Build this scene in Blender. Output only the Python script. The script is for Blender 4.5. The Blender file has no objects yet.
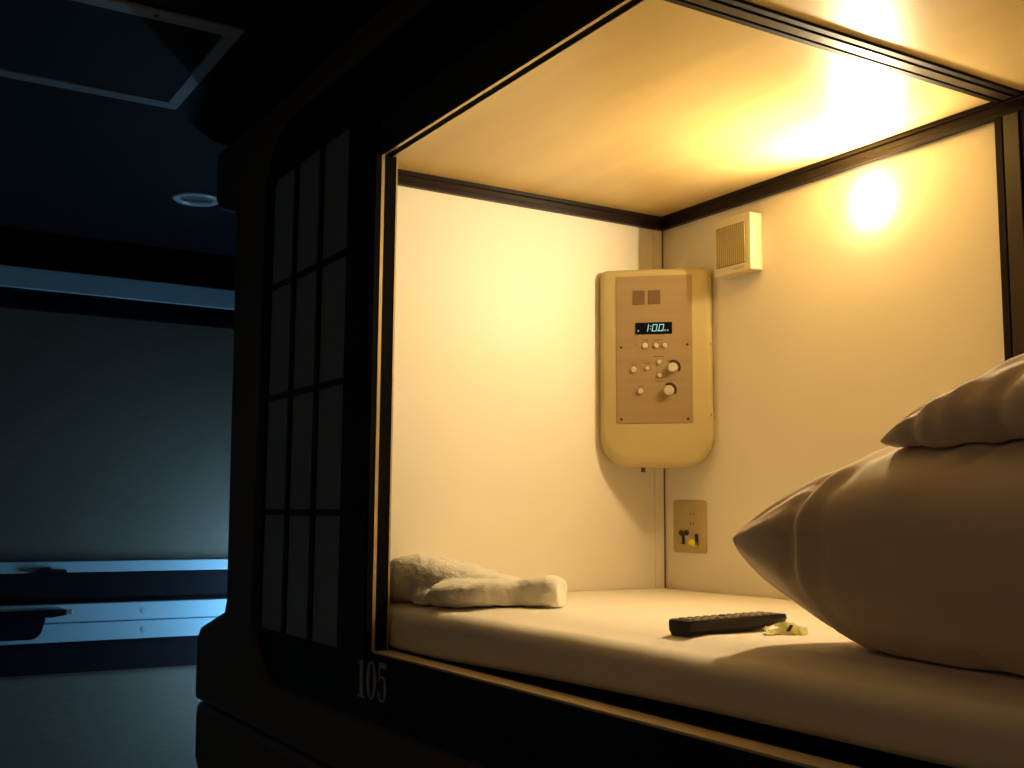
import bpy, bmesh, math, random
from mathutils import Vector, Matrix, noise
random.seed(5)
sc = bpy.context.scene
COL = sc.collection
PI = math.pi

# ------------------------------------------------------------------ materials
def mat(name, col, rough=.6, metal=0, spec=.5, grain=None, bump=None, emit=None, coat=0, trans=0, sheen=0):
    m = bpy.data.materials.new(name); m.use_nodes = True
    nt = m.node_tree; b = nt.nodes['Principled BSDF']
    b.inputs['Base Color'].default_value = (*col, 1)
    b.inputs['Roughness'].default_value = rough
    b.inputs['Metallic'].default_value = metal
    b.inputs['Specular IOR Level'].default_value = spec
    b.inputs['Coat Weight'].default_value = coat
    b.inputs['Transmission Weight'].default_value = trans
    b.inputs['Sheen Weight'].default_value = sheen
    if emit:
        b.inputs['Emission Color'].default_value = (*emit[0], 1)
        b.inputs['Emission Strength'].default_value = emit[1]
    tc = nt.nodes.new('ShaderNodeTexCoord')
    if grain:   # (scale xyz, second colour, amount)
        s, c2, detail = grain
        mp = nt.nodes.new('ShaderNodeMapping'); mp.inputs['Scale'].default_value = s
        nz = nt.nodes.new('ShaderNodeTexNoise'); nz.inputs['Scale'].default_value = 1; nz.inputs['Detail'].default_value = detail
        rp = nt.nodes.new('ShaderNodeValToRGB')
        rp.color_ramp.elements[0].position = .3; rp.color_ramp.elements[0].color = (*col, 1)
        rp.color_ramp.elements[1].position = .7; rp.color_ramp.elements[1].color = (*c2, 1)
        nt.links.new(tc.outputs['Object'], mp.inputs[0]); nt.links.new(mp.outputs[0], nz.inputs['Vector'])
        nt.links.new(nz.outputs['Fac'], rp.inputs[0]); nt.links.new(rp.outputs[0], b.inputs['Base Color'])
    if bump:    # (scale xyz, strength, distance)
        s, st, di = bump
        mp = nt.nodes.new('ShaderNodeMapping'); mp.inputs['Scale'].default_value = s
        nz = nt.nodes.new('ShaderNodeTexNoise'); nz.inputs['Scale'].default_value = 1; nz.inputs['Detail'].default_value = 4
        bp = nt.nodes.new('ShaderNodeBump'); bp.inputs['Strength'].default_value = st; bp.inputs['Distance'].default_value = di
        nt.links.new(tc.outputs['Object'], mp.inputs[0]); nt.links.new(mp.outputs[0], nz.inputs['Vector'])
        nt.links.new(nz.outputs['Fac'], bp.inputs['Height']); nt.links.new(bp.outputs[0], b.inputs['Normal'])
    return m

M = {}
M['laminate'] = mat('cream_laminate', (.87, .81, .70), .45, spec=.3, grain=((3, 3, 3), (.85, .79, .67), 3))
M['wood'] = mat('pale_wood_ceiling', (.64, .46, .19), .34, spec=.5, grain=((1.6, 9, 9), (.76, .57, .26), 6), bump=((6, 60, 60), .05, .002))
M['dark_wood'] = mat('dark_brown_trim', (.013, .0075, .007), .38, spec=.14, grain=((3, 3, 40), (.020, .011, .009), 3))
M['trim_light'] = mat('brown_trim_face', (.052, .038, .028), .32)
M['black'] = mat('black_lacquer', (.004, .004, .005), .45, spec=.2, grain=((2, 2, 2), (.010, .009, .009), 2))
M['beam_dark'] = mat('dark_brown_matte_bar', (.014, .008, .007), .55, spec=.10, grain=((3, 3, 40), (.020, .011, .009), 3))
M['track'] = mat('black_track', (.003, .0026, .0022), .8, spec=.05)
M['header'] = mat('charcoal_board', (.022, .023, .027), .45, grain=((2, 2, 20), (.036, .037, .042), 2))
M['alu'] = mat('gold_anodised_metal', (.52, .42, .24), .35, metal=.85)
M['sill'] = mat('satin_sill_metal', (.62, .52, .34), .5, metal=.2, grain=((3, 30, 3), (.55, .45, .29), 2))
M['shell'] = mat('moulded_brown_plastic', (.075, .055, .040), .5, spec=.3, grain=((2, 2, 2), (.09, .067, .05), 3))
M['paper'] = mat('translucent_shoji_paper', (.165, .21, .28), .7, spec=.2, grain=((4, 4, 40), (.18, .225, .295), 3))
M['muntin'] = mat('black_shoji_wood', (.005, .0045, .0045), .5, spec=.2, grain=((3, 3, 30), (.016, .013, .012), 2))
M['numeral'] = mat('grey_numeral', (.34, .35, .37), .5)
M['sheet'] = mat('white_cotton_sheet', (.88, .80, .68), .85, sheen=.1, bump=((60, 60, 60), .08, .004), grain=((5, 5, 5), (.85, .77, .65), 2))
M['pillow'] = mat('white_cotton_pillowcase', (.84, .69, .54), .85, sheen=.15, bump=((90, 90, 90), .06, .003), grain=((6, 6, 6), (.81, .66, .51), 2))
M['towel'] = mat('white_terry_towel', (.90, .86, .76), .95, sheen=.4, bump=((260, 260, 260), .5, .004), grain=((40, 40, 40), (.80, .75, .64), 2))
M['beige'] = mat('beige_abs_plastic', (.55, .455, .22), .42, grain=((4, 4, 4), (.53, .435, .21), 2))
M['plate'] = mat('brown_beige_plate', (.40, .29, .16), .40, metal=.15, grain=((2, 2, 60), (.37, .265, .145), 2))
M['grille'] = mat('brown_grille', (.17, .09, .045), .6)
M['screen'] = mat('black_display', (.006, .006, .010), .15)
M['glow'] = mat('cyan_display_digits', (.1, .3, .3), .5, emit=((.40, .72, .78), .55))
M['glow_dim'] = mat('dim_display_marks', (.1, .3, .3), .5, emit=((.35, .6, .65), .18))
M['chrome'] = mat('brushed_chrome_knob', (.80, .72, .58), .35, metal=.35)
M['cream'] = mat('cream_button', (.70, .62, .42), .4)
M['dkbrown'] = mat('dark_brown_plastic', (.035, .022, .015), .4)
M['vent'] = mat('cream_plastic_housing', (.74, .66, .46), .45)
M['slot'] = mat('grille_shadow_gap', (.10, .065, .04), .7)
M['outlet'] = mat('tan_outlet_plate', (.52, .41, .20), .45, grain=((8, 8, 8), (.49, .385, .185), 2))
M['yellow'] = mat('yellow_plastic', (.85, .75, .02), .4)
M['remote'] = mat('black_remote_plastic', (.016, .012, .011), .45, spec=.25)
M['rubber'] = mat('grey_rubber_button', (.32, .24, .17), .5)
M['rubber_red'] = mat('red_rubber_button', (.30, .05, .03), .5)
M['wrap'] = mat('yellow_green_wrapper', (.80, .80, .20), .25, grain=((50, 50, 50), (.88, .90, .62), 2), coat=.5)
M['lamp'] = mat('frosted_lamp_glass', (.9, .85, .75), .5, emit=((1, .785, .44), 1440))
M['screenfab'] = mat('grey_woven_screen', (.125, .12, .098), .9, grain=((3, 14, 160), (.155, .148, .12), 4), bump=((3, 30, 300), .15, .003))
M['rail'] = mat('pale_blue_white_rail', (.46, .74, .92), .45, grain=((2, 2, 2), (.44, .72, .90), 2))
M['rail_dark'] = mat('black_bank_panel', (.003, .004, .008), .6, spec=.15, grain=((2, 2, 2), (.004, .005, .010), 2))
M['bolt'] = mat('screw_cap', (.46, .62, .76), .4)
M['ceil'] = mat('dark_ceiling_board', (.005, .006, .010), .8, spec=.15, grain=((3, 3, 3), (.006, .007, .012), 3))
M['hatch'] = mat('grey_hatch_frame', (.17, .20, .22), .5, grain=((6, 6, 6), (.155, .185, .205), 2))
M['wallc'] = mat('corridor_wall', (.20, .18, .15), .8, grain=((3, 3, 3), (.22, .20, .17), 3))
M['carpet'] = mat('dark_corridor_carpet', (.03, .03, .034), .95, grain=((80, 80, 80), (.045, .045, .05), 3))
M['dl'] = mat('white_downlight_ring', (.55, .62, .66), .3)
M['dl_in'] = mat('downlight_reflector', (.60, .66, .70), .15, metal=.8)
M['tube'] = mat('blue_fluorescent_tube', (.6, .7, .9), .5, emit=((.36, .70, 1.0), 112))
M['warm'] = mat('warm_fill_lens', (.9, .8, .7), .5, emit=((1, .56, .31), 22))  # glow of the added fill light behind the camera
M['darkglossy'] = mat('dark_glossy_plastic', (.012, .016, .03), .18)

# ------------------------------------------------------------------ helpers
def obj(name, bm, m, parent=None, smooth=False, mods=()):
    me = bpy.data.meshes.new(name)
    bmesh.ops.recalc_face_normals(bm, faces=bm.faces[:])
    bm.to_mesh(me); bm.free()
    if smooth:
        for p in me.polygons: p.use_smooth = True
    o = bpy.data.objects.new(name, me); COL.objects.link(o)
    me.materials.append(M[m] if isinstance(m, str) else m)
    if parent:
        o.parent = parent
        o.matrix_parent_inverse = Matrix.Identity(4)
        # geometry is authored in world space: cancel the parent's transform
        w = Matrix.Identity(4); q = parent
        while q: w = q.matrix_basis @ w; q = q.parent
        if not getattr(obj, 'local', False): o.matrix_basis = w.inverted()
    return o

def thing(name, label, cat, loc=(0, 0, 0), group=None):
    o = bpy.data.objects.new(name, None); COL.objects.link(o)
    o.location = loc; o.empty_display_size = .05
    tag(o, label, cat, group); return o

def tag(o, label, cat, group=None):
    o['label'] = label; o['category'] = cat
    if group: o['group'] = group
    return o

def struct(name, bm, m, smooth=False):
    o = obj(name, bm, m, smooth=smooth); o['kind'] = 'structure'; return o

def box(bm, x0, y0, z0, x1, y1, z1, bev=0, seg=2):
    r = bmesh.ops.create_cube(bm, size=1)
    vs = r['verts']
    for v in vs:
        v.co = Vector(((x0+x1)/2 + v.co.x*(x1-x0), (y0+y1)/2 + v.co.y*(y1-y0), (z0+z1)/2 + v.co.z*(z1-z0)))
    if bev:
        es = list({e for v in vs for e in v.link_edges})
        bmesh.ops.bevel(bm, geom=es, offset=bev, segments=seg, affect='EDGES', profile=.5)
    return bm
def B(*a, **k): return box(bmesh.new(), *a, **k)

def prism(bm, pts, f, d):
    """pts 2-D outline; f(u,v,t) -> 3-D; t from 0 to d"""
    a = [bm.verts.new(f(u, v, 0)) for u, v in pts]; b = [bm.verts.new(f(u, v, d)) for u, v in pts]
    n = len(pts)
    bm.faces.new(a); bm.faces.new(b[::-1])
    for i in range(n): bm.faces.new((a[i], a[(i+1) % n], b[(i+1) % n], b[i]))
    return bm

def lathe(bm, prof, f, seg=32, ax=None):
    """prof: (r, h); f(x,y,h)->3D"""
    rings = []
    for r, h in prof:
        if r < 1e-6: rings.append([bm.verts.new(f(0, 0, h))])
        else: rings.append([bm.verts.new(f(r*math.cos(2*PI*k/seg), r*math.sin(2*PI*k/seg), h)) for k in range(seg)])
    for a, b in zip(rings, rings[1:]):
        for k in range(seg):
            k2 = (k+1) % seg
            if len(a) == 1 and len(b) == 1: continue
            if len(a) == 1: bm.faces.new((a[0], b[k], b[k2]))
            elif len(b) == 1: bm.faces.new((a[k], a[k2], b[0]))
            else: bm.faces.new((a[k], a[k2], b[k2], b[k]))
    return bm

def rrect(u0, v0, u1, v1, rs, n=8):
    """rounded rectangle outline, rs = radii (bl, br, tr, tl)"""
    if not isinstance(rs, (tuple, list)): rs = (rs,)*4
    out = []
    for (cx, cy, a0), r in zip(((u0, v0, PI), (u1, v0, 1.5*PI), (u1, v1, 0), (u0, v1, .5*PI)), rs):
        px = cx + (r if cx == u0 else -r); py = cy + (r if cy == v0 else -r)
        if r < 1e-6: out.append((cx, cy)); continue
        for k in range(n+1):
            a = a0 + .5*PI*k/n; out.append((px + r*math.cos(a), py + r*math.sin(a)))
    return out

def ring_prism(outer, inner, f, d, bev):
    """outline with a hole, extruded, with rounded rims (both outlines as dense loops)"""
    c = bpy.data.curves.new('tmp', 'CURVE'); c.dimensions = '2D'; c.fill_mode = 'BOTH'
    for pts in (outer, inner):
        s = c.splines.new('POLY'); s.points.add(len(pts)-1); s.use_cyclic_u = True
        for q, (u, v) in zip(s.points, pts): q.co = (u, v, 0, 1)
    c.extrude = d/2 - bev; c.bevel_depth = bev; c.bevel_resolution = 3; c.offset = -bev
    o = bpy.data.objects.new('tmp', c); COL.objects.link(o)
    dg = bpy.context.evaluated_depsgraph_get(); dg.update()
    me = bpy.data.meshes.new_from_object(o.evaluated_get(dg))
    bm = bmesh.new(); bm.from_mesh(me)
    for v in bm.verts: v.co = f(v.co.x, v.co.y, v.co.z)
    bmesh.ops.remove_doubles(bm, verts=bm.verts[:], dist=1e-5)
    bpy.data.objects.remove(o); bpy.data.curves.remove(c); bpy.data.meshes.remove(me)
    return bm

# ------------------------------------------------------------------ numbers of the place (metres)
XL, XR = -.102, 2.02        # capsule inner left / right wall
YB = .949                   # inner back wall
ZC = 1.188                  # inner ceiling
ZB = 1.150                  # underside of the trims
HO = 1.1875                 # underside of the header
FL, CE = -1.62, 1.60        # corridor floor / ceiling

# ------------------------------------------------------------------ capsule interior shell
struct('wall_left', B(XL-.03, .045, -.03, XL, YB+.03, ZC+.03), 'laminate')
struct('wall_back', B(XL, YB, -.03, XR, YB+.03, ZC+.03), 'laminate')
struct('wall_right', B(XR, .045, -.03, XR+.03, YB+.03, ZC+.03), 'laminate')
struct('ceiling', B(XL, .0246, ZC, XR, YB, ZC+.03), 'wood')
# corner seam: a slim laminate cover strip on the left wall and a dark joint line
struct('trim_1', B(XL+.0005, YB-.036, .0, XL+.003, YB-.004, ZB), 'laminate')
struct('trim_2', B(XL+.0005, YB-.005, .0, XL+.004, YB-.0005, ZB), M['grille'])
# ceiling trims: stepped moulding
def mould(f, L):
    """stepped moulding: f(along, out, down) -> world"""
    bm = bmesh.new()
    prof = [(0, 0), (.017, 0), (.017, .010), (.013, .013), (.013, .026), (.015, .028), (.015, .038), (0, .038)]
    a = [bm.verts.new(f(0, o, d)) for o, d in prof]; b = [bm.verts.new(f(L, o, d)) for o, d in prof]
    bm.faces.new(a); bm.faces.new(b[::-1]); n = len(prof)
    for i in range(n): bm.faces.new((a[i], a[(i+1) % n], b[(i+1) % n], b[i]))
    return bm
struct('trim_3', mould(lambda s, o, d: (XL+o, .046+s, ZC-d), YB-.046-.0005), 'dark_wood')
struct('trim_4', mould(lambda s, o, d: (XL+.018+s, YB-o, ZC-d), XR-XL-.02), 'dark_wood')

def bar_with_grooves(f, L, wdt, h):
    bm = bmesh.new()
    g = .006
    for a, b, hh in ((0, wdt*.20, h), (wdt*.20, wdt*.30, h*.5), (wdt*.30, wdt*.70, h*.92), (wdt*.70, wdt*.80, h*.5), (wdt*.80, wdt, h)):
        pts = [(a, 0), (a, hh), (b, hh), (b, 0)]
        prism(bm, pts, lambda u, v, t: f(t, u, v), L)
    return bm
# ceiling cross beam and back-wall post
bx0, bw = 1.0126, .0694
cb = thing('ceiling_beam', 'dark brown grooved beam crossing the pale wood capsule ceiling from front to back', 'beam', (1.05, .5, ZC))
obj('beam_body', bar_with_grooves(lambda t, u, v: (bx0+.007+u, .037+t, ZC-.0005-v), YB-.037-.018, bw-.007, .006), 'beam_dark', cb)
obj('cover_strip', B(bx0+bw*.40, .038, ZC-.0070, bx0+bw*.70, YB-.020, ZC-.0055), 'trim_light', cb)['label'] = 'lighter glossy brown centre strip of the beam'
wp = thing('wall_post', 'dark brown grooved upright post on the capsule back wall beside the pillows', 'post', (1.05, YB, .1))
obj('post_body', bar_with_grooves(lambda t, u, v: (bx0+.001+u, YB-.0005-v, .12+t), ZB-.12-.0005, .078, .014), 'beam_dark', wp)
obj('cover_strip', B(bx0+.022, YB-.0160, .121, bx0+.056, YB-.0133, ZB-.001), 'trim_light', wp)['label'] = 'lighter glossy brown centre strip of the post'

# ------------------------------------------------------------------ capsule outer frame (moulded), unit 105 and the unit below
FF = lambda off: (lambda u, v, t: Vector((u, off - t, v)))
def waist(zb, zt, xr):
    """silhouette: wide lip at bottom and top, slimmer waist"""
    h = zt - zb
    L = [(-1.40, zb), (-1.405, zb+.05), (-1.405, zb+.21), (-1.37, zb+.245), (-1.115, zb+.315), (-1.10, zb+.35),
         (-1.14, zt-.30), (-1.16, zt-.27), (-1.34, zt-.215), (-1.38, zt-.18), (-1.385, zt-.04), (-1.375, zt)]
    R = [(xr+1.375-.3, zt), (xr+1.385-.3, zt-.04), (xr+1.38-.3, zt-.18), (xr+.8, zt-.27), (xr+.78, zb+.35), (xr+1.07, zb+.245), (xr+1.1, zb+.21), (xr+1.1, zb)]
    pts = L + R
    # resample a little for soft shape
    out = []
    for i, (a, b) in enumerate(zip(pts, pts[1:]+pts[:1])):
        out.append(a)
    return out
XRE = 2.30
shell = thing('sleeping_capsule', 'dark brown moulded plastic frame around the open lit capsule numbered 105', 'capsule', (.45, 0, -.29))
def hole(z0, z1, r=.22): return rrect(-.835, z0, 2.24, z1, r, 10)
obj('front_frame', ring_prism(waist(-.305, 1.575, XRE-.9), hole(-.158, 1.478), lambda u, v, t: Vector((u, .058+t, v)), .14, .022), 'shell', shell, smooth=False)
# black fascia set inside the moulded frame, with the opening cut out
def frame_rect(bm, u0, v0, u1, v1, a0, b0, a1, b1, y0, y1):
    for q in ((u0, v0, a0, v1), (a1, v0, u1, v1), (a0, v0, a1, b0), (a0, b1, a1, v1)):
        box(bm, q[0], y0, q[1], q[2], y1, q[3])
    return bm
obj('fascia', frame_rect(bmesh.new(), -.92, -.17, 2.25, 1.49, -.012, -.0005, 2.0, HO+.002, .001, .0242), 'black', shell)
obj('header_board', B(-.003, -.004, HO+.002, 2.0, .0005, 1.292, bev=.001), 'header', shell)['label'] = 'charcoal board over the opening'
# metal lips of the door track around the opening
def lips(y0, y1, nm, lab):
    bm = bmesh.new()
    box(bm, -.010, y0, 0, .0015, y1, HO-.0005)
    yy = (y0, y1) if y0 < 0 else (.0215, .0245)
    box(bm, .0015, max(-.006, yy[0]), HO-.0025, 2.0, yy[1], HO+.0015)
    obj(nm, bm, 'alu', shell)['label'] = lab
lips(-.0045, .0035, 'outer_lip', 'gold metal lip at the front of the door track')
lips(.0345, .0385, 'inner_lip', 'gold metal lip at the back of the door track')
bm = bmesh.new(); box(bm, -.0112, .0036, 0, -.0005, .0345, HO); box(bm, -.0112, -.0185, 0, -.0003, -.0046, HO); box(bm, -.0005, .0037, HO+.0002, 2.0, .0215, HO+.0018)
obj('track_channel', bm, 'track', shell)
obj('sill_strip', B(.0005, .000, -.004, 2.0, .046, .0008, bev=.0006, seg=1), 'sill', shell)['label'] = 'pale satin sill strip'
# body behind the frame, and the base board of the bed
bm = bmesh.new()
box(bm, -1.06, .13, -.28, XL-.031, YB+.10, 1.56)
box(bm, XL-.031, .046, ZC+.031, XR+.031, YB+.10, 1.56); box(bm, XL-.031, YB+.031, -.28, XR+.031, YB+.10, ZC+.03)
box(bm, XR+.031, .13, -.28, XRE, YB+.10, 1.56)
obj('housing', bm, 'shell', shell)
obj('bed_base', B(XL-.001, .0465, -.20, XR, YB, -.002), 'black', shell)
# number on the fascia
def digit(bm, kind, u0, v0, wd, ht, f, d=.0012):
    def quad(a): prism(bm, [(u0+x*wd, v0+y*ht) for x, y in a], f, d)
    if kind == '1':
        quad([(.36, .06), (.66, .06), (.66, 1), (.46, .97), (.36, .92)])
        quad([(.16, 0), (.86, 0), (.86, .055), (.16, .055)]); quad([(.12, .84), (.355, .90), (.355, .95), (.12, .89)])
    elif kind == '0':
        n = 28
        for k in range(n):
            a, b = 2*PI*k/n, 2*PI*(k+1)/n
            P = lambda t, o: (.5+(.46 if o else .20)*math.cos(t), .5+(.5 if o else .455)*math.sin(t))
            quad([P(a, 1), P(b, 1), P(b, 0), P(a, 0)])
    else:
        quad([(.16, .86), (.86, .86), (.84, 1), (.16, 1)]); quad([(.16, .50), (.24, .50), (.24, .855), (.16, .855)])
        n = 22; c = (.46, .33)
        pr = None
        for k in range(n+1):
            t = math.radians(130 - 300*k/n); wgt = max(.05, .20*math.cos((t))**1 if math.cos(t) > 0 else .05)
            o = (c[0]+.44*math.cos(t), c[1]+.33*math.sin(t)); i = (c[0]+(.44-wgt*1.3)*math.cos(t), c[1]+(.33-.05)*math.sin(t))
            if pr: quad([pr[0], o, i, pr[1]])
            pr = (o, i)
        n = 12; cc = (.17, .16)
        for k in range(n):
            a, b = 2*PI*k/n, 2*PI*(k+1)/n
            quad([cc, (cc[0]+.13*math.cos(a), cc[1]+.08*math.sin(a)), (cc[0]+.13*math.cos(b), cc[1]+.08*math.sin(b))])
bm = bmesh.new(); f = lambda u, v, t: Vector((u, .0008-t, v))
digit(bm, '1', -.092, -.112, .056, .088, f); digit(bm, '0', -.036, -.110, .058, .088, f); digit(bm, '5', .026, -.108, .056, .088, f)
obj('number_sign', bm, 'numeral', shell)['label'] = 'grey serif numerals 105 on the black fascia'

low = thing('sleeping_capsule', 'dark brown moulded frame of the unlit capsule directly under number 105', 'capsule', (.45, 0, FL))
obj('front_frame', ring_prism(waist(FL+.005, -.309, XRE-.9), hole(FL+.15, -.395), lambda u, v, t: Vector((u, .058+t, v)), .14, .022), 'shell', low)
obj('fascia', B(-.93, .05, FL+.03, 2.25, .08, -.38), 'black', low)
obj('housing', B(-1.06, .13, FL+.02, XRE, YB+.10, -.33), 'shell', low)

# ------------------------------------------------------------------ sliding shoji door, slid left of the opening
door = thing('shoji_door', 'black sliding lattice door with dark grey paper panes left of the lit opening', 'door', (-.45, -.01, -.02))
dx0, dx1, dz0, dz1 = -.822, -.0115, -.020, 1.462
px0, px1, pz0, pz1 = -.757, -.176, -.012, 1.312
bm = ring_prism(rrect(dx0, dz0, dx1, dz1, (.004, .004, .004, .20), 10), rrect(px0, pz0, px1, pz1, (.002, .002, .002, .03), 4),
                lambda u, v, t: Vector((u, -.010+t, v)), .016, .002)
obj('door_frame', bm, 'muntin', door)
cw = (px1-px0); rh = (pz1-pz0)/4
bm = bmesh.new()
for i in (1, 2): box(bm, px0+cw*i/3-.011, -.0165, pz0, px0+cw*i/3+.011, -.009, pz1)
for j in (1, 2, 3): box(bm, px0, -.0155, pz0+rh*j-.008, px1, -.0092, pz0+rh*j+.008)
obj('lattice', bm, 'muntin', door)
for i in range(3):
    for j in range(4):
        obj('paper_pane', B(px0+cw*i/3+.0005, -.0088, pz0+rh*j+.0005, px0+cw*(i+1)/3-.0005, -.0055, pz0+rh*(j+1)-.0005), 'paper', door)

# ------------------------------------------------------------------ mattress and sheet
def zs(x, y):
    """sheet height"""
    z = .113 - .010*max(0, min(1, (.21-y)/.11))**1.5
    z += .0018*noise.noise(Vector((x*5, y*6, 1))) + .0010*noise.noise(Vector((x*13, y*16, 4)))
    z -= .006*max(0, min(1, x/.9))*max(0, min(1, (.19-y)/.09))**1.3
    return z
bm = bmesh.new()
NX = 130; x0, x1 = XL+.004, XR-.004
rows = []
for i in range(NX+1):
    x = x0 + (x1-x0)*i/NX
    lift = .0005 + .017*max(0, min(1, (x-.25)/.8))**.8
    wob = .004*noise.noise(Vector((x*3, 0, 7))) + .002*noise.noise(Vector((x*11, 0, 3)))
    prof = []
    yf = .0468 + .015*max(0, min(1, (x-.1)/.5)) + wob*max(.1, min(1, x))
    prof.append((.30, lift)); prof.append((yf+.022, lift)); prof.append((yf+.008, lift+.004)); prof.append((yf+.001, lift+.014))
    prof.append((yf, .045)); prof.append((yf+.002, .060))
    zt = zs(x, .13)
    for a in (10, 25, 40, 55, 70, 85):
        r = .036; aa = math.radians(a)
        prof.append((yf+.002+r*1.1*(1-math.cos(aa)), .060+(zt-.003-.060)*math.sin(aa)))
    for k in range(26):
        y = .112 + (YB-.006-.112)*(k/25)
        prof.append((y, zs(x, y)))
    prof.append((YB-.0035, .098)); prof.append((YB-.003, .03))
    rows.append([bm.verts.new((x, y, z)) for y, z in prof])
for a, b in zip(rows, rows[1:]):
    for k in range(len(a)-1): bm.faces.new((a[k], b[k], b[k+1], a[k+1]))
    bm.faces.new((a[-1], b[-1], b[0], a[0]))
bm.faces.new(rows[0]); bm.faces.new(rows[-1][::-1])
mt = obj('mattress', bm, 'sheet', smooth=True)
tag(mt, 'thin mattress under a white fitted sheet filling the lit capsule floor', 'mattress')

# ------------------------------------------------------------------ pillows
def pillow(name, label, c, a, b, T, yaw, droop, seed, bottom, group=None, top_bias=1.0, bot=1.0, creases=(), cpull=.16):
    N = 64
    ca, sa = math.cos(yaw), math.sin(yaw)
    bm = bmesh.new(); grid = {}
    def P(u, v, s):
        e = max(0.0, (1-abs(u)**2.4)*(1-abs(v)**2.4))
        t = T*e**(.43 if s > 0 else .37)
        x = a*u*(1-.07*(1-v*v)-.03*abs(v)**10); y = b*v*(1-.09*(1-u*u)-.05*abs(u)**10)
        rc = math.hypot((1-abs(u))*a, (1-abs(v))*b)
        th = math.atan2((1-abs(v))*b, (1-abs(u))*a+1e-6)
        t *= 1 - cpull*math.exp(-(rc/.15)**2)
        wr = .008*math.exp(-(rc/.17)**2)*min(1, rc/.05)*math.sin(9*th+seed*1.7+(1 if u > 0 else 0)) * e**.25
        wr += .0035*math.exp(-(rc/.30)**2)*min(1, rc/.06)*math.sin(23*th+seed)*e**.2
        wr += .007*noise.noise(Vector((x*7+seed, y*7, s*2)))*e**.3 + .0035*noise.noise(Vector((x*16+seed*3, y*22, s*2)))*e**.3
        for (u0, v0, u1, v1, am, w) in creases:      # soft fold lines
            dx, dy = u1-u0, v1-v0; L2 = dx*dx+dy*dy
            k = max(0, min(1, ((u-u0)*dx+(v-v0)*dy)/L2)); d = math.hypot((u-u0-k*dx)*a, (v-v0-k*dy)*b)
            wr += am*math.exp(-(d/w)**2)*math.cos(.5*PI*k)**.6
        n_ = Vector((u**3/a, v**3/b, (s if s else 1)*max(.02, e**.6)*2/(T+b))).normalized()
        x += n_.x*wr; y += n_.y*wr
        z = s*t*(top_bias if s > 0 else bot) + n_.z*wr - droop*(u*u+v*v)*.5
        X = c[0]+x*ca-y*sa; Y = c[1]+x*sa+y*ca
        Z = c[2]+z
        fl = bottom(X, Y)
        if Z < fl: Z = fl + .0005
        return (X, Y, Z)
    def cvt(k): # denser to the rim
        q = -1+2*k/N; return math.sin(q*PI/2)**1 if True else q
    for s in (1, -1):
        for i in range(N+1):
            for j in range(N+1):
                rim = i in (0, N) or j in (0, N)
                if s < 0 and rim: grid[s, i, j] = grid[1, i, j]
                else: grid[s, i, j] = bm.verts.new(P(cvt(i), cvt(j), s if not rim else 0))
    for s in (1, -1):
        for i in range(N):
            for j in range(N):
                q = [grid[s, i, j], grid[s, i+1, j], grid[s, i+1, j+1], grid[s, i, j+1]]
                bm.faces.new(q if s > 0 else q[::-1])
    o = obj(name, bm, 'pillow', smooth=True)
    sub = o.modifiers.new('soft', 'SUBSURF'); sub.levels = 1; sub.render_levels = 1
    tag(o, label, 'pillow', group); return o

YAW = math.radians(-7)
LP = dict(c=(1.462, .425, .280), a=.438, b=.300, T=.172)
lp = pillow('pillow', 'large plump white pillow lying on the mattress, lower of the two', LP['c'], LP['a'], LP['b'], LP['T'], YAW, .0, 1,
       lambda X, Y: zs(X, Y)+.002, 'stacked pillows', bot=1.22, creases=((-.66, -.99, -.50, -.15, -.017, .014), (-.60, -.99, -.44, -.25, .009, .016), (-.53, -.99, -.32, -.35, -.006, .012), (-.2, -.3, .25, .25, .009, .03), (.05, -.8, .30, .0, -.010, .014), (-.35, -.6, .1, .1, .006, .02), (.0, -.75, .38, .05, .006, .02)), cpull=.20)
from mathutils.bvhtree import BVHTree
tree = BVHTree.FromPolygons([v.co.copy() for v in lp.data.vertices], [tuple(p.vertices) for p in lp.data.polygons])
def lower_top(X, Y):
    h = tree.ray_cast(Vector((X, Y, 2)), Vector((0, 0, -1)))[0]
    return -1 if h is None else h.z + .004
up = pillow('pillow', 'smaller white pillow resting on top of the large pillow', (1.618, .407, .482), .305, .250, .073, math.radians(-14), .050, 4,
       lower_top, 'stacked pillows', 1.15, creases=((-.76, -.97, -.58, -.2, -.008, .012), (-.64, -.97, -.44, -.3, .004, .014), (-.5, -.95, -.2, -.2, .007, .018), (-.2, -.97, .05, -.3, -.008, .014), (.2, -.9, .3, -.2, .008, .02)))

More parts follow.
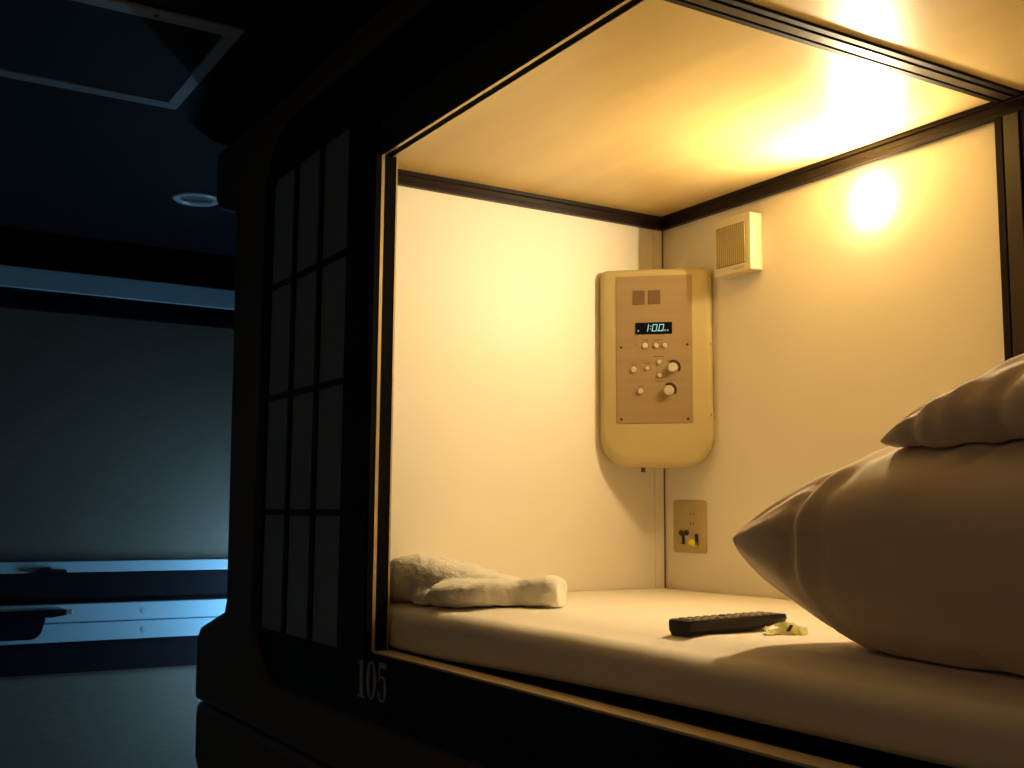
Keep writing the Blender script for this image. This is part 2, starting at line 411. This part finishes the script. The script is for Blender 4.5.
# ------------------------------------------------------------------ folded towel
tw = bmesh.new()
def blob(bm, path, seg=24, nz=.004, seed=0):
    """path: (x, y, z, rw, rh) sections, sections across the path in plan"""
    rings = []
    n = len(path)
    for i, (x, y, z, rw, rh) in enumerate(path):
        p0 = path[max(0, i-1)]; p1 = path[min(n-1, i+1)]
        d = Vector((p1[0]-p0[0], p1[1]-p0[1], 0)).normalized(); s = Vector((-d.y, d.x, 0))
        ring = []
        for k in range(seg):
            a = 2*PI*k/seg
            cx, cz = math.cos(a), math.sin(a)
            r = 1 + .05*math.sin(3*a+i*.9+seed)
            q = Vector((x, y, z)) + s*(rw*r*math.copysign(abs(cx)**.8, cx)) + Vector((0, 0, rh*r*math.copysign(abs(cz)**.8, cz)))
            q += nz*noise.noise_vector(q*14+Vector((seed, 0, 0)))
            ring.append(bm.verts.new(q))
        rings.append(ring)
    for a, b in zip(rings, rings[1:]):
        for k in range(seg): bm.faces.new((a[k], a[(k+1) % seg], b[(k+1) % seg], b[k]))
    for r, fl in ((rings[0], 1), (rings[-1], 0)):
        c = bm.verts.new(sum((v.co for v in r), Vector())/seg)
        for k in range(seg): bm.faces.new((r[k], r[(k+1) % seg], c) if fl else (r[(k+1) % seg], r[k], c))
# rear mound from the left wall, sinking to the right
blob(tw, [(-.10, .105, .150, .052, .048), (-.085, .110, .158, .058, .056), (-.03, .132, .163, .068, .058), (.02, .155, .162, .076, .056), (.08, .185, .156, .072, .050), (.15, .215, .148, .060, .042),
          (.21, .24, .143, .050, .036), (.26, .26, .139, .044, .030), (.31, .275, .139, .042, .030), (.34, .29, .139, .036, .026)], seed=1)
# front roll, from the near left to the crossing
blob(tw, [(.105, .112, .132, .036, .024), (.11, .114, .134, .044, .031), (.145, .13, .137, .050, .033), (.19, .155, .139, .052, .034), (.22, .18, .140, .050, .034), (.245, .215, .141, .044, .034), (.27, .24, .142, .040, .033),
          (.295, .258, .144, .044, .036), (.315, .275, .146, .046, .039), (.332, .290, .146, .048, .039), (.344, .300, .145, .044, .034)], seed=3)
# crumpled corner at the near left
blob(tw, [(-.02, .108, .122, .030, .014), (.01, .108, .124, .032, .019), (.045, .110, .126, .034, .022), (.085, .115, .128, .036, .024)], nz=.014, seed=6)
for v in tw.verts:
    fl = zs(v.co.x, max(.11, v.co.y))+.002
    if v.co.z < fl: v.co.z = fl
    v.co.x = max(v.co.x, XL+.006)
to = obj('towel', tw, 'towel', smooth=True)
rm = to.modifiers.new('merge', 'REMESH'); rm.mode = 'VOXEL'; rm.voxel_size = .0045; rm.use_smooth_shade = True
sm = to.modifiers.new('soft', 'SMOOTH'); sm.factor = .6; sm.iterations = 6
tx = bpy.data.textures.new('terry', 'CLOUDS'); tx.noise_scale = .035
dm = to.modifiers.new('rumple', 'DISPLACE'); dm.texture = tx; dm.strength = .008; dm.mid_level = .75
tag(to, 'rumpled white towel twisted on the mattress by the left wall', 'towel')

# ------------------------------------------------------------------ remote control
rc = thing('remote_control', 'black television remote control lying on the white mattress', 'remote', (.89, .29, .11))
rz = .1112
def RZ(y): return max(zs(.865, .172), zs(.92, .172)) + .0006 + (y-.172)*((max(zs(.865, .33), zs(.92, .33))+.0012-max(zs(.865, .172), zs(.92, .172)))/.158)
bm = bmesh.new()
secs = [(.180, .024, .0285), (.186, .025, .030), (.25, .0245, .0295), (.33, .0240, .0275), (.400, .0235, .025), (.412, .0230, .0235), (.416, .019, .021)]
# sections across x with chamfered belly: body runs along y
rings = []
for (y, h, hw) in secs:
    lift = .0 if y < .33 else (y-.33)*.10
    prof = [(-hw*.72, lift), (hw*.72, lift), (hw*.97, lift+h*.35), (hw, h*.8), (hw*.93, h), (-hw*.93, h), (-hw, h*.8), (-hw*.97, lift+h*.35)]
    rings.append([bm.verts.new((.892+u, y-.008, RZ(y-.008)+v*1.1)) for u, v in prof])
for a, b in zip(rings, rings[1:]):
    for k in range(8): bm.faces.new((a[k], b[k], b[(k+1) % 8], a[(k+1) % 8]))
bm.faces.new(rings[0]); bm.faces.new(rings[-1][::-1])
obj('body', bm, 'remote', rc)
random.seed(11)
for r in range(11):
    y = .189 + r*.0185
    h = .0246 - max(0, y-.25)*.001/.135
    for c_ in (-1, 0, 1):
        if r in (4,) and c_ == 0: continue
        red = (r, c_) in ((6, 1), (0, -1), (5, -1))
        obj('button', B(.892+c_*.0165-.0055, y, RZ(y)+h*1.1-.001, .892+c_*.0165+.0055, y+.010, RZ(y)+h*1.1+.0022, bev=.001, seg=1), 'rubber_red' if red else 'rubber', rc)
# candy wrapper
wr = thing('candy_wrapper', 'small crumpled yellow-green sweet wrapper beside the remote control', 'wrapper', (.965, .35, .11))
bm = bmesh.new(); N = 12; g = []
for i in range(N+1):
    g.append([])
    for j in range(7):
        u, v = i/N, j/6
        wd = .017*(1 if .2 < u < .8 else 1.35) * (.8+.2*math.cos(9*u))
        s = u*.075; q = (v-.5)*2*wd
        z = .019*math.sin(PI*v)*(.6+.4*math.sin(PI*min(1, max(0, (u-.12)/.76)))) + .004*noise.noise(Vector((i*.9, j*1.1, 2))) + .003
        x = .955+s*.75*.7 + q*.75; y = .313+s*.75*1.1 - q*.60
        g[-1].append((x, y, .1125+max(.0015, z)))
tp = [[bm.verts.new(p) for p in r] for r in g]; bt = [[bm.verts.new((p[0], p[1], p[2]-.0012)) for p in r] for r in g]
for i in range(N):
    for j in range(6):
        bm.faces.new((tp[i][j], tp[i+1][j], tp[i+1][j+1], tp[i][j+1])); bm.faces.new((bt[i][j], bt[i][j+1], bt[i+1][j+1], bt[i+1][j]))
for i in range(N):
    for j in (0, 6): bm.faces.new((tp[i][j], bt[i][j], bt[i+1][j], tp[i+1][j]))
for j in range(6):
    for i in (0, N): bm.faces.new((tp[i][j], tp[i][j+1], bt[i][j+1], bt[i][j]))
obj('packet', bm, 'wrap', wr)
bm = bmesh.new(); prism(bm, [(0, 0), (.008, .001), (.010, .012), (.003, .012)], lambda u, v, t: Vector((.986+u, .333+v*.5, .1198+t+v*.8)), .002)
obj('printed_mark', bm, 'dkbrown', wr)['label'] = 'dark printed mark'

# ------------------------------------------------------------------ control panel in the corner
cp = thing('control_panel', 'beige corner control unit with clock display and knobs mounted in the capsule corner', 'control panel', (.03, .81, .46))
Lp, Rp = Vector((XL, .720, 0)), Vector((.112, YB, 0))
ex = (Rp-Lp).normalized(); nx = Vector((ex.y, -ex.x, 0)); PW = (Rp-Lp).length
o0 = (Lp+Rp)/2
def CPF(u, v, t): return o0 + ex*u + nx*t + Vector((0, 0, v))
hw = PW/2
# body: rounded front outline; side skins run back into the corner
bm = bmesh.new()
z0, z1 = .446, 1.001
def outline(s, n=10):
    return rrect(-(hw-.004)*s[0], z0+s[1], hw*s[0], z1-s[2], (.085*s[3], .085*s[3], .022*s[3], .022*s[3]), n)
levels = [((.99, 0, 0, 1), -.003), ((1, 0, 0, 1), .000), ((1, 0, 0, 1), .010), ((.985, .006, .003, 1), .018), ((.95, .016, .008, .95), .0235), ((.90, .034, .014, .9), .026)]
rings = [[bm.verts.new(CPF(u, v, t)) for u, v in outline(s)] for s, t in levels]
for a, b in zip(rings, rings[1:]):
    n = len(a)
    for k in range(n): bm.faces.new((a[k], a[(k+1) % n], b[(k+1) % n], b[k]))
bm.faces.new(rings[-1]); bm.faces.new(rings[0][::-1])
# rear wedge filling the corner
w3 = [(XL+.0015, YB-.0015), (XL+.0015, .745), (.098, YB-.0015)]
prism(bm, w3, lambda u, v, t: Vector((u, v, z0+.075+t)), z1-z0-.085)
# lower belly slopes back to the corner
body = obj('housing', bm, 'beige', cp, smooth=False)
for p in body.data.polygons: p.use_smooth = True
try:
    body.data.set_sharp_from_angle(angle=math.radians(38))
except Exception: pass
# split seam: side band
for uu in (-(hw-.004)-.0003, hw+.0003):
    bm = bmesh.new(); box(bm, 0, 0, 0, .0012, .0012, .40)
    for v in bm.verts:
        p = v.co.copy(); v.co = CPF(uu+(p.x-.0006), z0+.13+p.z, .005+p.y)
    obj('seam', bm, 'grille', cp)
T = .0262
def cbox(u0, v0, u1, v1, t0, t1, bev=0, seg=1):
    b_ = box(bmesh.new(), u0, v0, t0, u1, v1, t1, bev=bev, seg=seg)
    for v in b_.verts: v.co = CPF(v.co.x, v.co.y, v.co.z)
    return b_
# pixel helper of the plate: measured in mm from its top-left
pu0, pu1, pv0, pv1 = -.106, .103, .568, .979
obj('face_plate', cbox(pu0, pv0, pu1, pv1, T-.001, T+.0016, .0006), 'plate', cp)
U = lambda a: pu0 + (a-616)/(692-616)*(pu1-pu0)      # photo columns on the plate
V = lambda b: pv1 - (b-277)/(422-277)*(pv1-pv0)
T2 = T+.0016
for a0 in (633, 648.5):
    g = obj('speaker_grille', cbox(U(a0), V(305.5), U(a0+12), V(291.5), T2, T2+.0016, .0005), 'grille', cp)
obj('clock_display', cbox(U(635.5), V(335), U(672), V(323.5), T2, T2+.0016), 'screen', cp)
disp = [c for c in cp.children if c.name.startswith('clock_display')][0]
def seg_txt(bm, s, u, v, w_, h_, sl=.18, th=.16):
    SEG = {'1': 'bc', '0': 'abcdef', 'A': 'abcefg', 'M': 'abcef'}
    for ch in s:
        if ch == ':':
            for q in (.28, .68): prism(bm, [(u+h_*q*sl, v+h_*q), (u+w_*.2+h_*q*sl, v+h_*q), (u+w_*.2+h_*q*sl, v+h_*(q+.13)), (u+h_*q*sl, v+h_*(q+.13))], lambda a, b, t: CPF(a, b, T2+.0016+t), .0006)
            u += w_*.4; continue
        t_ = th*w_
        R = {'a': (0, h_-t_, w_, h_), 'g': (0, h_/2-t_/2, w_, h_/2+t_/2), 'd': (0, 0, w_, t_), 'f': (0, h_/2, t_, h_), 'e': (0, 0, t_, h_/2), 'b': (w_-t_, h_/2, w_, h_), 'c': (w_-t_, 0, w_, h_/2)}
        for k in SEG[ch]:
            a, b, c, d = R[k]
            prism(bm, [(u+a+b*sl, v+b), (u+c+b*sl, v+b), (u+c+d*sl, v+d), (u+a+d*sl, v+d)], lambda a_, b_, t: CPF(a_, b_, T2+.0016+t), .0006)
        u += w_*1.35
bm = bmesh.new(); seg_txt(bm, '1:00', U(643), V(332.4), .0135, .020, th=.17)
obj('digits', bm, 'glow', disp)['label'] = 'lit pale cyan time digits 1:00'
for a, wd in ((637.5, 1.6), (657.5, 1.2), (661.5, 1.6), (664.2, 1.6), (666.9, 1.6)):
    bm = bmesh.new(); prism(bm, [(U(a), V(332.4)), (U(a+wd), V(332.4)), (U(a+wd), V(330.6)), (U(a), V(330.6))], lambda a_, b_, t: CPF(a_, b_, T2+.0016+t), .0005)
    obj('small_mark', bm, 'glow_dim', disp)
def knob(a, b, r, h, nm, m, par=None):
    bm = bmesh.new()
    c = (U(a), V(b))
    lathe(bm, [(0, 0), (r*1.0, 0), (r, h*.55), (r*.86, h*.8), (r*.80, h), (0, h)], lambda x, y, hh: CPF(c[0]+x, c[1]+y, T2+hh), 20)
    return obj(nm, bm, m, par or cp)
def cresc(a, b, r, par):
    bm = bmesh.new(); n = 14; c = (U(a), V(b))
    for k in range(n):
        t0, t1 = math.radians(-38+165*k/n), math.radians(-38+165*(k+1)/n)
        prism(bm, [(c[0]+q*math.cos(t), c[1]+q*math.sin(t)) for q, t in ((r*1.05, t0), (r*1.5, t0), (r*1.5, t1), (r*1.05, t1))], lambda u, v, t: CPF(u, v, T2+t), .0012)
    obj('dial_arc', bm, 'dkbrown', par)['label'] = 'dark crescent marking behind the knob'
for a, b in ((672.4, 368.5), (668.3, 390.5)):
    k_ = knob(a, b, .0135, .020, 'dial_knob', 'chrome'); cresc(a+.6, b-.6, .0135, k_)
for a, b, r in ((645, 346.3, .0075), (656, 346.3, .0062), (664.6, 346.3, .0062), (633.6, 369.7, .0078), (647, 368.5, .0055), (659, 362.5, .0062), (659.3, 375.5, .0055), (640.3, 391, .0078)):
    k_ = knob(a, b, r, .006, 'push_button', 'chrome' if r > .0077 else 'cream')
    bm = bmesh.new(); c = (U(a), V(b))
    lathe(bm, [(r*1.05, 0), (r*1.35, 0), (r*1.35, .0018), (r*1.05, .0018)], lambda x, y, h: CPF(c[0]+x, c[1]+y, T2+h), 18)
    obj('button_collar', bm, 'plate', k_)
for a, b, wd in ((654, 340.6, 8), (643, 340.6, 5), (653, 356.8, 11), (631, 364.2, 5), (645, 363.2, 5), (638, 385.5, 5), (667, 361.3, 5), (655, 381, 8), (635, 345.6, 1.6)):
    bm = bmesh.new(); prism(bm, [(U(a), V(b+.55)), (U(a+wd), V(b+.55)), (U(a+wd), V(b-.2)), (U(a), V(b-.2))], lambda u, v, t: CPF(u, v, T2+t), .0004)
    obj('printed_marking', bm, 'grille', cp)
for a, b in ((621, 418), (687, 418), (621, 347.5), (687, 346)):
    k_ = knob(a, b, .0034, .0015, 'screw', 'dkbrown')
for (u, v) in ((-hw*.85, .59), (hw*.955, .59), (-hw*.85, .785), (hw*.955, .785), (-hw*.85, .975), (hw*.955, .975)):
    bm = bmesh.new(); lathe(bm, [(.0045, -.006), (.0045, .0012), (.002, .002), (0, .0016)], lambda x, y, h: CPF(u+x, v+y, .0215+h), 12)
    obj('screw', bm, 'plate', cp)
bm = bmesh.new(); lathe(bm, [(0, -.012), (.006, -.012), (.006, 0), (0, 0)], lambda x, y, h: CPF(-.035+x, z0+.001+h, .012+y), 12)
obj('peg', bm, 'dkbrown', cp)

# ------------------------------------------------------------------ speaker vent on the back wall
sv = thing('wall_vent', 'small cream box with vertical slotted grille high on the back wall', 'vent', (.24, YB, .96))
sx0, sx1, sz0, sz1, sy = .170, .312, .957, 1.110, .906
obj('housing', B(sx0, sy, sz0, sx1, YB-.0005, sz1, bev=.003), 'vent', sv)
obj('grille_recess', B(sx0+.010, sy-.0012, sz0+.022, sx1-.018, sy+.002, sz1-.022), 'slot', sv)
bm = bmesh.new()
n = 15
for k in range(n):
    x = sx0+.013 + (sx1-sx0-.034)*k/(n-1)
    box(bm, x-.0022, sy-.0030, sz0+.023, x+.0022, sy-.0010, sz1-.023)
obj('grille_slats', bm, 'beige', sv)
obj('label_tab', B(sx0+.075, sy-.0012, sz0+.008, sx0+.115, sy+.001, sz0+.014), 'beige', sv)
# ------------------------------------------------------------------ outlet plate
op = thing('outlet_plate', 'tan wall socket plate low on the back wall beside the corner', 'socket', (.012, YB, .215))
oy = YB-.006
bm = bmesh.new(); rr = rrect(-.056, .215, .080, .359, .010, 5)
prism(bm, rr, lambda u, v, t: Vector((u, YB-.0003-t, v)), .0055)
obj('plate', bm, 'outlet', op)
def disc(x, z, r, d, m, nm, par, y=oy, seg=16):
    bm = bmesh.new(); lathe(bm, [(0, 0), (r, 0), (r, d*.7), (r*.8, d), (0, d)], lambda a, b, h: Vector((x+a, y-h, z+b)), seg)
    return obj(nm, bm, m, par)
disc(-.020, .270, .0080, .006, 'dkbrown', 'socket_hole', op); disc(.002, .270, .0080, .006, 'dkbrown', 'socket_hole', op)
bm = bmesh.new(); box(bm, -.0125, oy-.006, .240, -.0075, oy, .268); box(bm, -.017, oy-.006, .262, -.001, oy, .266); box(bm, -.016, oy-.005, .239, -.006, oy, .243)
obj('plug_stem', bm, 'dkbrown', op)
bm = bmesh.new(); lathe(bm, [(0, 0), (.014, 0), (.014, .006), (.010, .012), (0, .014)], lambda a, b, h: Vector((.033+a*1.15, oy-h, .244+b*.75)), 20)
obj('jack', bm, 'yellow', op)['label'] = 'yellow round jack'
obj('cable_clip', B(.045, oy-.009, .238, .049, oy, .268), 'dkbrown', op)
obj('upper_socket', B(.004, oy-.0015, .284, .046, oy+.0005, .335, bev=.001, seg=1), 'outlet', op)
bm = bmesh.new()
for x, z in ((.018, .318), (.033, .318), (.018, .292), (.030, .292)): box(bm, x, oy-.0022, z, x+.003, oy-.001, z+.008)
obj('socket_slots', bm, 'grille', op)

# ------------------------------------------------------------------ lamp on the back wall
lm = thing('wall_lamp', 'small round glowing lamp on the back wall beneath the ceiling trim', 'lamp', (.676, YB, 1.055))
def LF(a, b, h): return Vector((.676+a, YB-.0005-h, 1.056+b))
bm = bmesh.new(); lathe(bm, [(0, 0), (.034, 0), (.034, .003), (0, .003)], LF, 40); obj('base', bm, 'vent', lm)
bm = bmesh.new(); lathe(bm, [(0, .0032), (.036, .0032), (.035, .0042), (.031, .0052), (.022, .0062), (.011, .0068), (0, .007)], LF, 40)
obj('diffuser', bm, 'lamp', lm, smooth=True)['label'] = 'frosted glowing diffuser'

# ------------------------------------------------------------------ corridor
WX = -3.0
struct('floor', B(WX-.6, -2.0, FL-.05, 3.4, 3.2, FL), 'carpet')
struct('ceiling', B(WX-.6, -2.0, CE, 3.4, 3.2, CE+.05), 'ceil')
struct('wall_front', B(WX-.6, -2.05, FL, 3.4, -2.0, CE), 'wallc')
struct('wall_end', B(3.35, -2.0, FL, 3.4, 3.2, CE), 'wallc')
struct('wall_passage', B(WX-.6, 3.15, FL, 3.35, 3.2, CE), 'wallc')
struct('wall_far', B(WX-.65, -2.0, FL, WX-.6, 3.2, CE), 'wallc')

# far bank of capsules across the end of the corridor
bank = thing('capsule_bank', 'dark bank of closed capsules across the far end of the corridor', 'capsule bank', (WX-.3, .2, FL))
y0, y1 = -1.95, 1.6
obj('carcass', B(WX-.58, y0, FL+.005, WX-.05, y1, 1.52), 'rail_dark', bank)
obj('top_rail', B(WX-.05, y0, 1.418, WX+.012, y1, 1.418+.0, bev=0) if False else B(WX-.05, y0, 1.322, WX, y1, 1.419, bev=.003), 'rail', bank)['label'] = 'pale blue-white rail above the upper screen'
obj('upper_fascia', B(WX-.05, y0, 1.232, WX-.012, y1, 1.321), 'rail_dark', bank)
obj('mid_rail', B(WX-.05, y0, -.075, WX-.004, y1, .036), 'rail_dark', bank)
lg = obj('ledge', B(WX-.04, y0, -.268, WX+.012, y1, -.186, bev=.004), 'rail', bank); lg['label'] = 'pale blue-white lower step of the ledge'
obj('ledge', B(WX-.05, y0, -.183, WX, y1, -.102, bev=.003), 'rail', bank)['label'] = 'pale blue-white upper step of the ledge'
obj('lower_fascia', B(WX-.05, y0, -.408, WX-.015, y1, -.272), 'rail_dark', bank)
for (yy, zz) in ((.195, -.142), (.195, -.227)):
    bm = bmesh.new(); lathe(bm, [(0, 0), (.014, 0), (.014, .001), (.010, .0015), (0, .0015)], lambda a, b, h: Vector((WX+(.0 if zz > -.16 else .012)+h, yy+a, zz+b)), 16)
    obj('screw_cap', bm, 'bolt', bank)
for (a, b, lab) in ((.090, 1.230, 'closed grey roller screen of the upper far capsule'), (FL+.20, -.409, 'closed grey roller screen of the lower far capsule')):
    rs = thing('roller_screen', lab, 'roller screen', (WX, .2, a))
    bm = bmesh.new()
    # slightly bowed cloth
    for k in range(14):
        pass
    N = 14; F = []; Bk = []
    for k in range(N+1):
        z = a+.001 + (b-a-.002)*k/N; xx = WX-.034+.006*math.sin(PI*k/N)
        F.append([bm.verts.new((xx, y0+.05, z)), bm.verts.new((xx, y1-.05, z))]); Bk.append([bm.verts.new((xx-.003, y0+.05, z)), bm.verts.new((xx-.003, y1-.05, z))])
    for k in range(N):
        bm.faces.new((F[k][0], F[k][1], F[k+1][1], F[k+1][0])); bm.faces.new((Bk[k][0], Bk[k+1][0], Bk[k+1][1], Bk[k][1]))
        for q in (0, 1): bm.faces.new((F[k][q], F[k+1][q], Bk[k+1][q], Bk[k][q]))
    bm.faces.new((F[0][0], F[0][1], Bk[0][1], Bk[0][0])); bm.faces.new((F[N][0], F[N][1], Bk[N][1], Bk[N][0]))
    obj('screen_fabric', bm, 'screenfab', rs, smooth=False)
    obj('bottom_bar', B(WX-.045, y0+.02, a-.050, WX-.003, y1-.02, a, bev=.003), 'rail', rs)['label'] = 'pale blue-white bottom bar'
    if a > 0:
        bm = bmesh.new(); prism(bm, [(-.31, .040), (-.285, .052), (-.265, .064), (-.23, .066), (-.22, .056), (-.16, .054), (-.155, .040)], lambda u, v, t: Vector((WX-.003+t, u, v)), .018)
        obj('latch', bm, 'darkglossy', rs)['label'] = 'small dark latch on the bar'
# dark fitting lying on the ledge
lf = thing('ledge_tray', 'dark glossy flat-topped fitting on the blue-white ledge at far left', 'fitting', (WX, -.4, -.2))
bm = bmesh.new(); prism(bm, [(-.78, -.145), (-.78, -.116), (-.185, -.112), (-.155, -.118), (-.17, -.136), (-.23, -.145)], lambda u, v, t: Vector((WX+.001+t, u, v)), .15)
bmesh.ops.bevel(bm, geom=bm.edges[:], offset=.004, segments=2, affect='EDGES'); obj('flat_top', bm, 'darkglossy', lf)
bm = bmesh.new(); prism(bm, [(-.76, -.240), (-.76, -.146), (-.25, -.146), (-.27, -.22), (-.30, -.240)], lambda u, v, t: Vector((WX+.0135+t, u, v)), .11)
bmesh.ops.bevel(bm, geom=bm.edges[:], offset=.006, segments=2, affect='EDGES'); obj('bracket', bm, 'darkglossy', lf)
obj('end_cap', B(WX+.135, -.176, -.134, WX+.153, -.148, -.114, bev=.004), M['chrome'], lf)['label'] = 'bright metal end cap'

# ceiling hatch and downlight
ht = thing('ceiling_hatch', 'square grey-framed access hatch in the dark corridor ceiling', 'ceiling hatch', (-.72, -.5, CE))
bm = bmesh.new(); f = lambda u, v, t: Vector((u, v, CE-.0005-.006+t))
for q in ((-1.075, -.86, -1.02, -.235), (-.44, -.86, -.385, -.235), (-1.02, -.275, -.44, -.235), (-1.02, -.86, -.44, -.82)):
    box(bm, q[0], q[1], CE-.010, q[2], q[3], CE-.0005, bev=.002, seg=1)
obj('hatch_frame', bm, 'hatch', ht)
obj('hatch_panel', B(-1.018, -.818, CE-.006, -.442, -.277, CE-.0007), 'ceil', ht)
bm = bmesh.new(); lathe(bm, [(0, 0), (.008, 0), (.007, .003), (0, .004)], lambda a, b, h: Vector((-.412+a, -.46+b, CE-.010-h)), 10); obj('latch_screw', bm, 'dkbrown', ht)
dl = thing('downlight', 'unlit round recessed downlight in the dark corridor ceiling', 'downlight', (-2.085, .115, CE))
DF = lambda a, b, h: Vector((-2.085+a, .115+b, CE-.0005-h))
bm = bmesh.new(); lathe(bm, [(.066, 0), (.098, 0), (.098, .004), (.090, .010), (.074, .012), (.066, .004)], DF, 40); obj('trim_ring', bm, 'dl', dl, smooth=True)
bm = bmesh.new(); lathe(bm, [(.066, .005), (.055, .0035), (.030, .002), (0, .0015)], DF, 40); obj('reflector', bm, 'dl_in', dl, smooth=True)

wd = thing('downlight', 'added warm fill light, a round disc in the corridor ceiling out of view', 'downlight', (1.75, -1.3, CE))  # added fill light out of view, lifts the shaded pillow and mattress fronts
WF = lambda a, b, h: Vector((1.75+a, -1.3+b, CE-.0005-h))
bm = bmesh.new(); lathe(bm, [(.085, 0), (.110, 0), (.110, .004), (.100, .010), (.088, .010), (.085, .004)], WF, 40); obj('trim_ring', bm, 'dl', wd, smooth=True)
bm = bmesh.new(); lathe(bm, [(0, .001), (.084, .001), (.080, .005), (0, .006)], WF, 40); obj('lens', bm, 'warm', wd)

# blue fluorescent fitting in the side passage behind the capsule block
fl = thing('fluorescent_light', 'slim blue-white fluorescent fitting standing in the passage behind the capsules', 'light', (-2.68, 1.17, FL))
fx, fy = -2.68, 1.12
obj('backplate', B(fx-.06, fy+.03, -.65, fx+.06, fy+.06, .25, bev=.004), 'dl', fl)
obj('post', B(fx-.02, fy+.035, FL, fx+.02, fy+.058, -.65), 'dl', fl)
bm = bmesh.new(); lathe(bm, [(0, -.58), (.022, -.58), (.022, .18), (0, .18)], lambda a, b, h: Vector((fx+a, fy+b, h)), 20); obj('tube', bm, 'tube', fl, smooth=False)

# ------------------------------------------------------------------ world, camera, view
w = bpy.data.worlds.new('night'); sc.world = w; w.use_nodes = True
w.node_tree.nodes['Background'].inputs[0].default_value = (.25, .4, .8, 1)
w.node_tree.nodes['Background'].inputs[1].default_value = .0
cam = bpy.data.cameras.new('camera'); co = bpy.data.objects.new('camera', cam); COL.objects.link(co)
Fv = Vector((-0.84859183, 0.51636175, 0.11516271)); Rv = Vector((0.52052748, 0.85381387, 0.00728134)); Uv = Vector((-0.09456772, 0.06612424, 0.99331995))
Uv = Rv.cross(Fv).normalized(); Rv = Fv.cross(Uv).normalized()
mx = Matrix.Identity(4)
for i in range(3): mx[i][0] = Rv[i]; mx[i][1] = Uv[i]; mx[i][2] = -Fv[i]
mx.translation = Vector((2.42649853, -1.10477667, .31956806))
co.matrix_world = mx
cam.sensor_width = 36; cam.lens = 1118.55/1024*36; cam.clip_start = .01
sc.camera = co
sc.view_settings.view_transform = 'Standard'; sc.view_settings.look = 'None'
sc.view_settings.gamma = 1; sc.view_settings.exposure = 0; sc.view_settings.use_curve_mapping = False
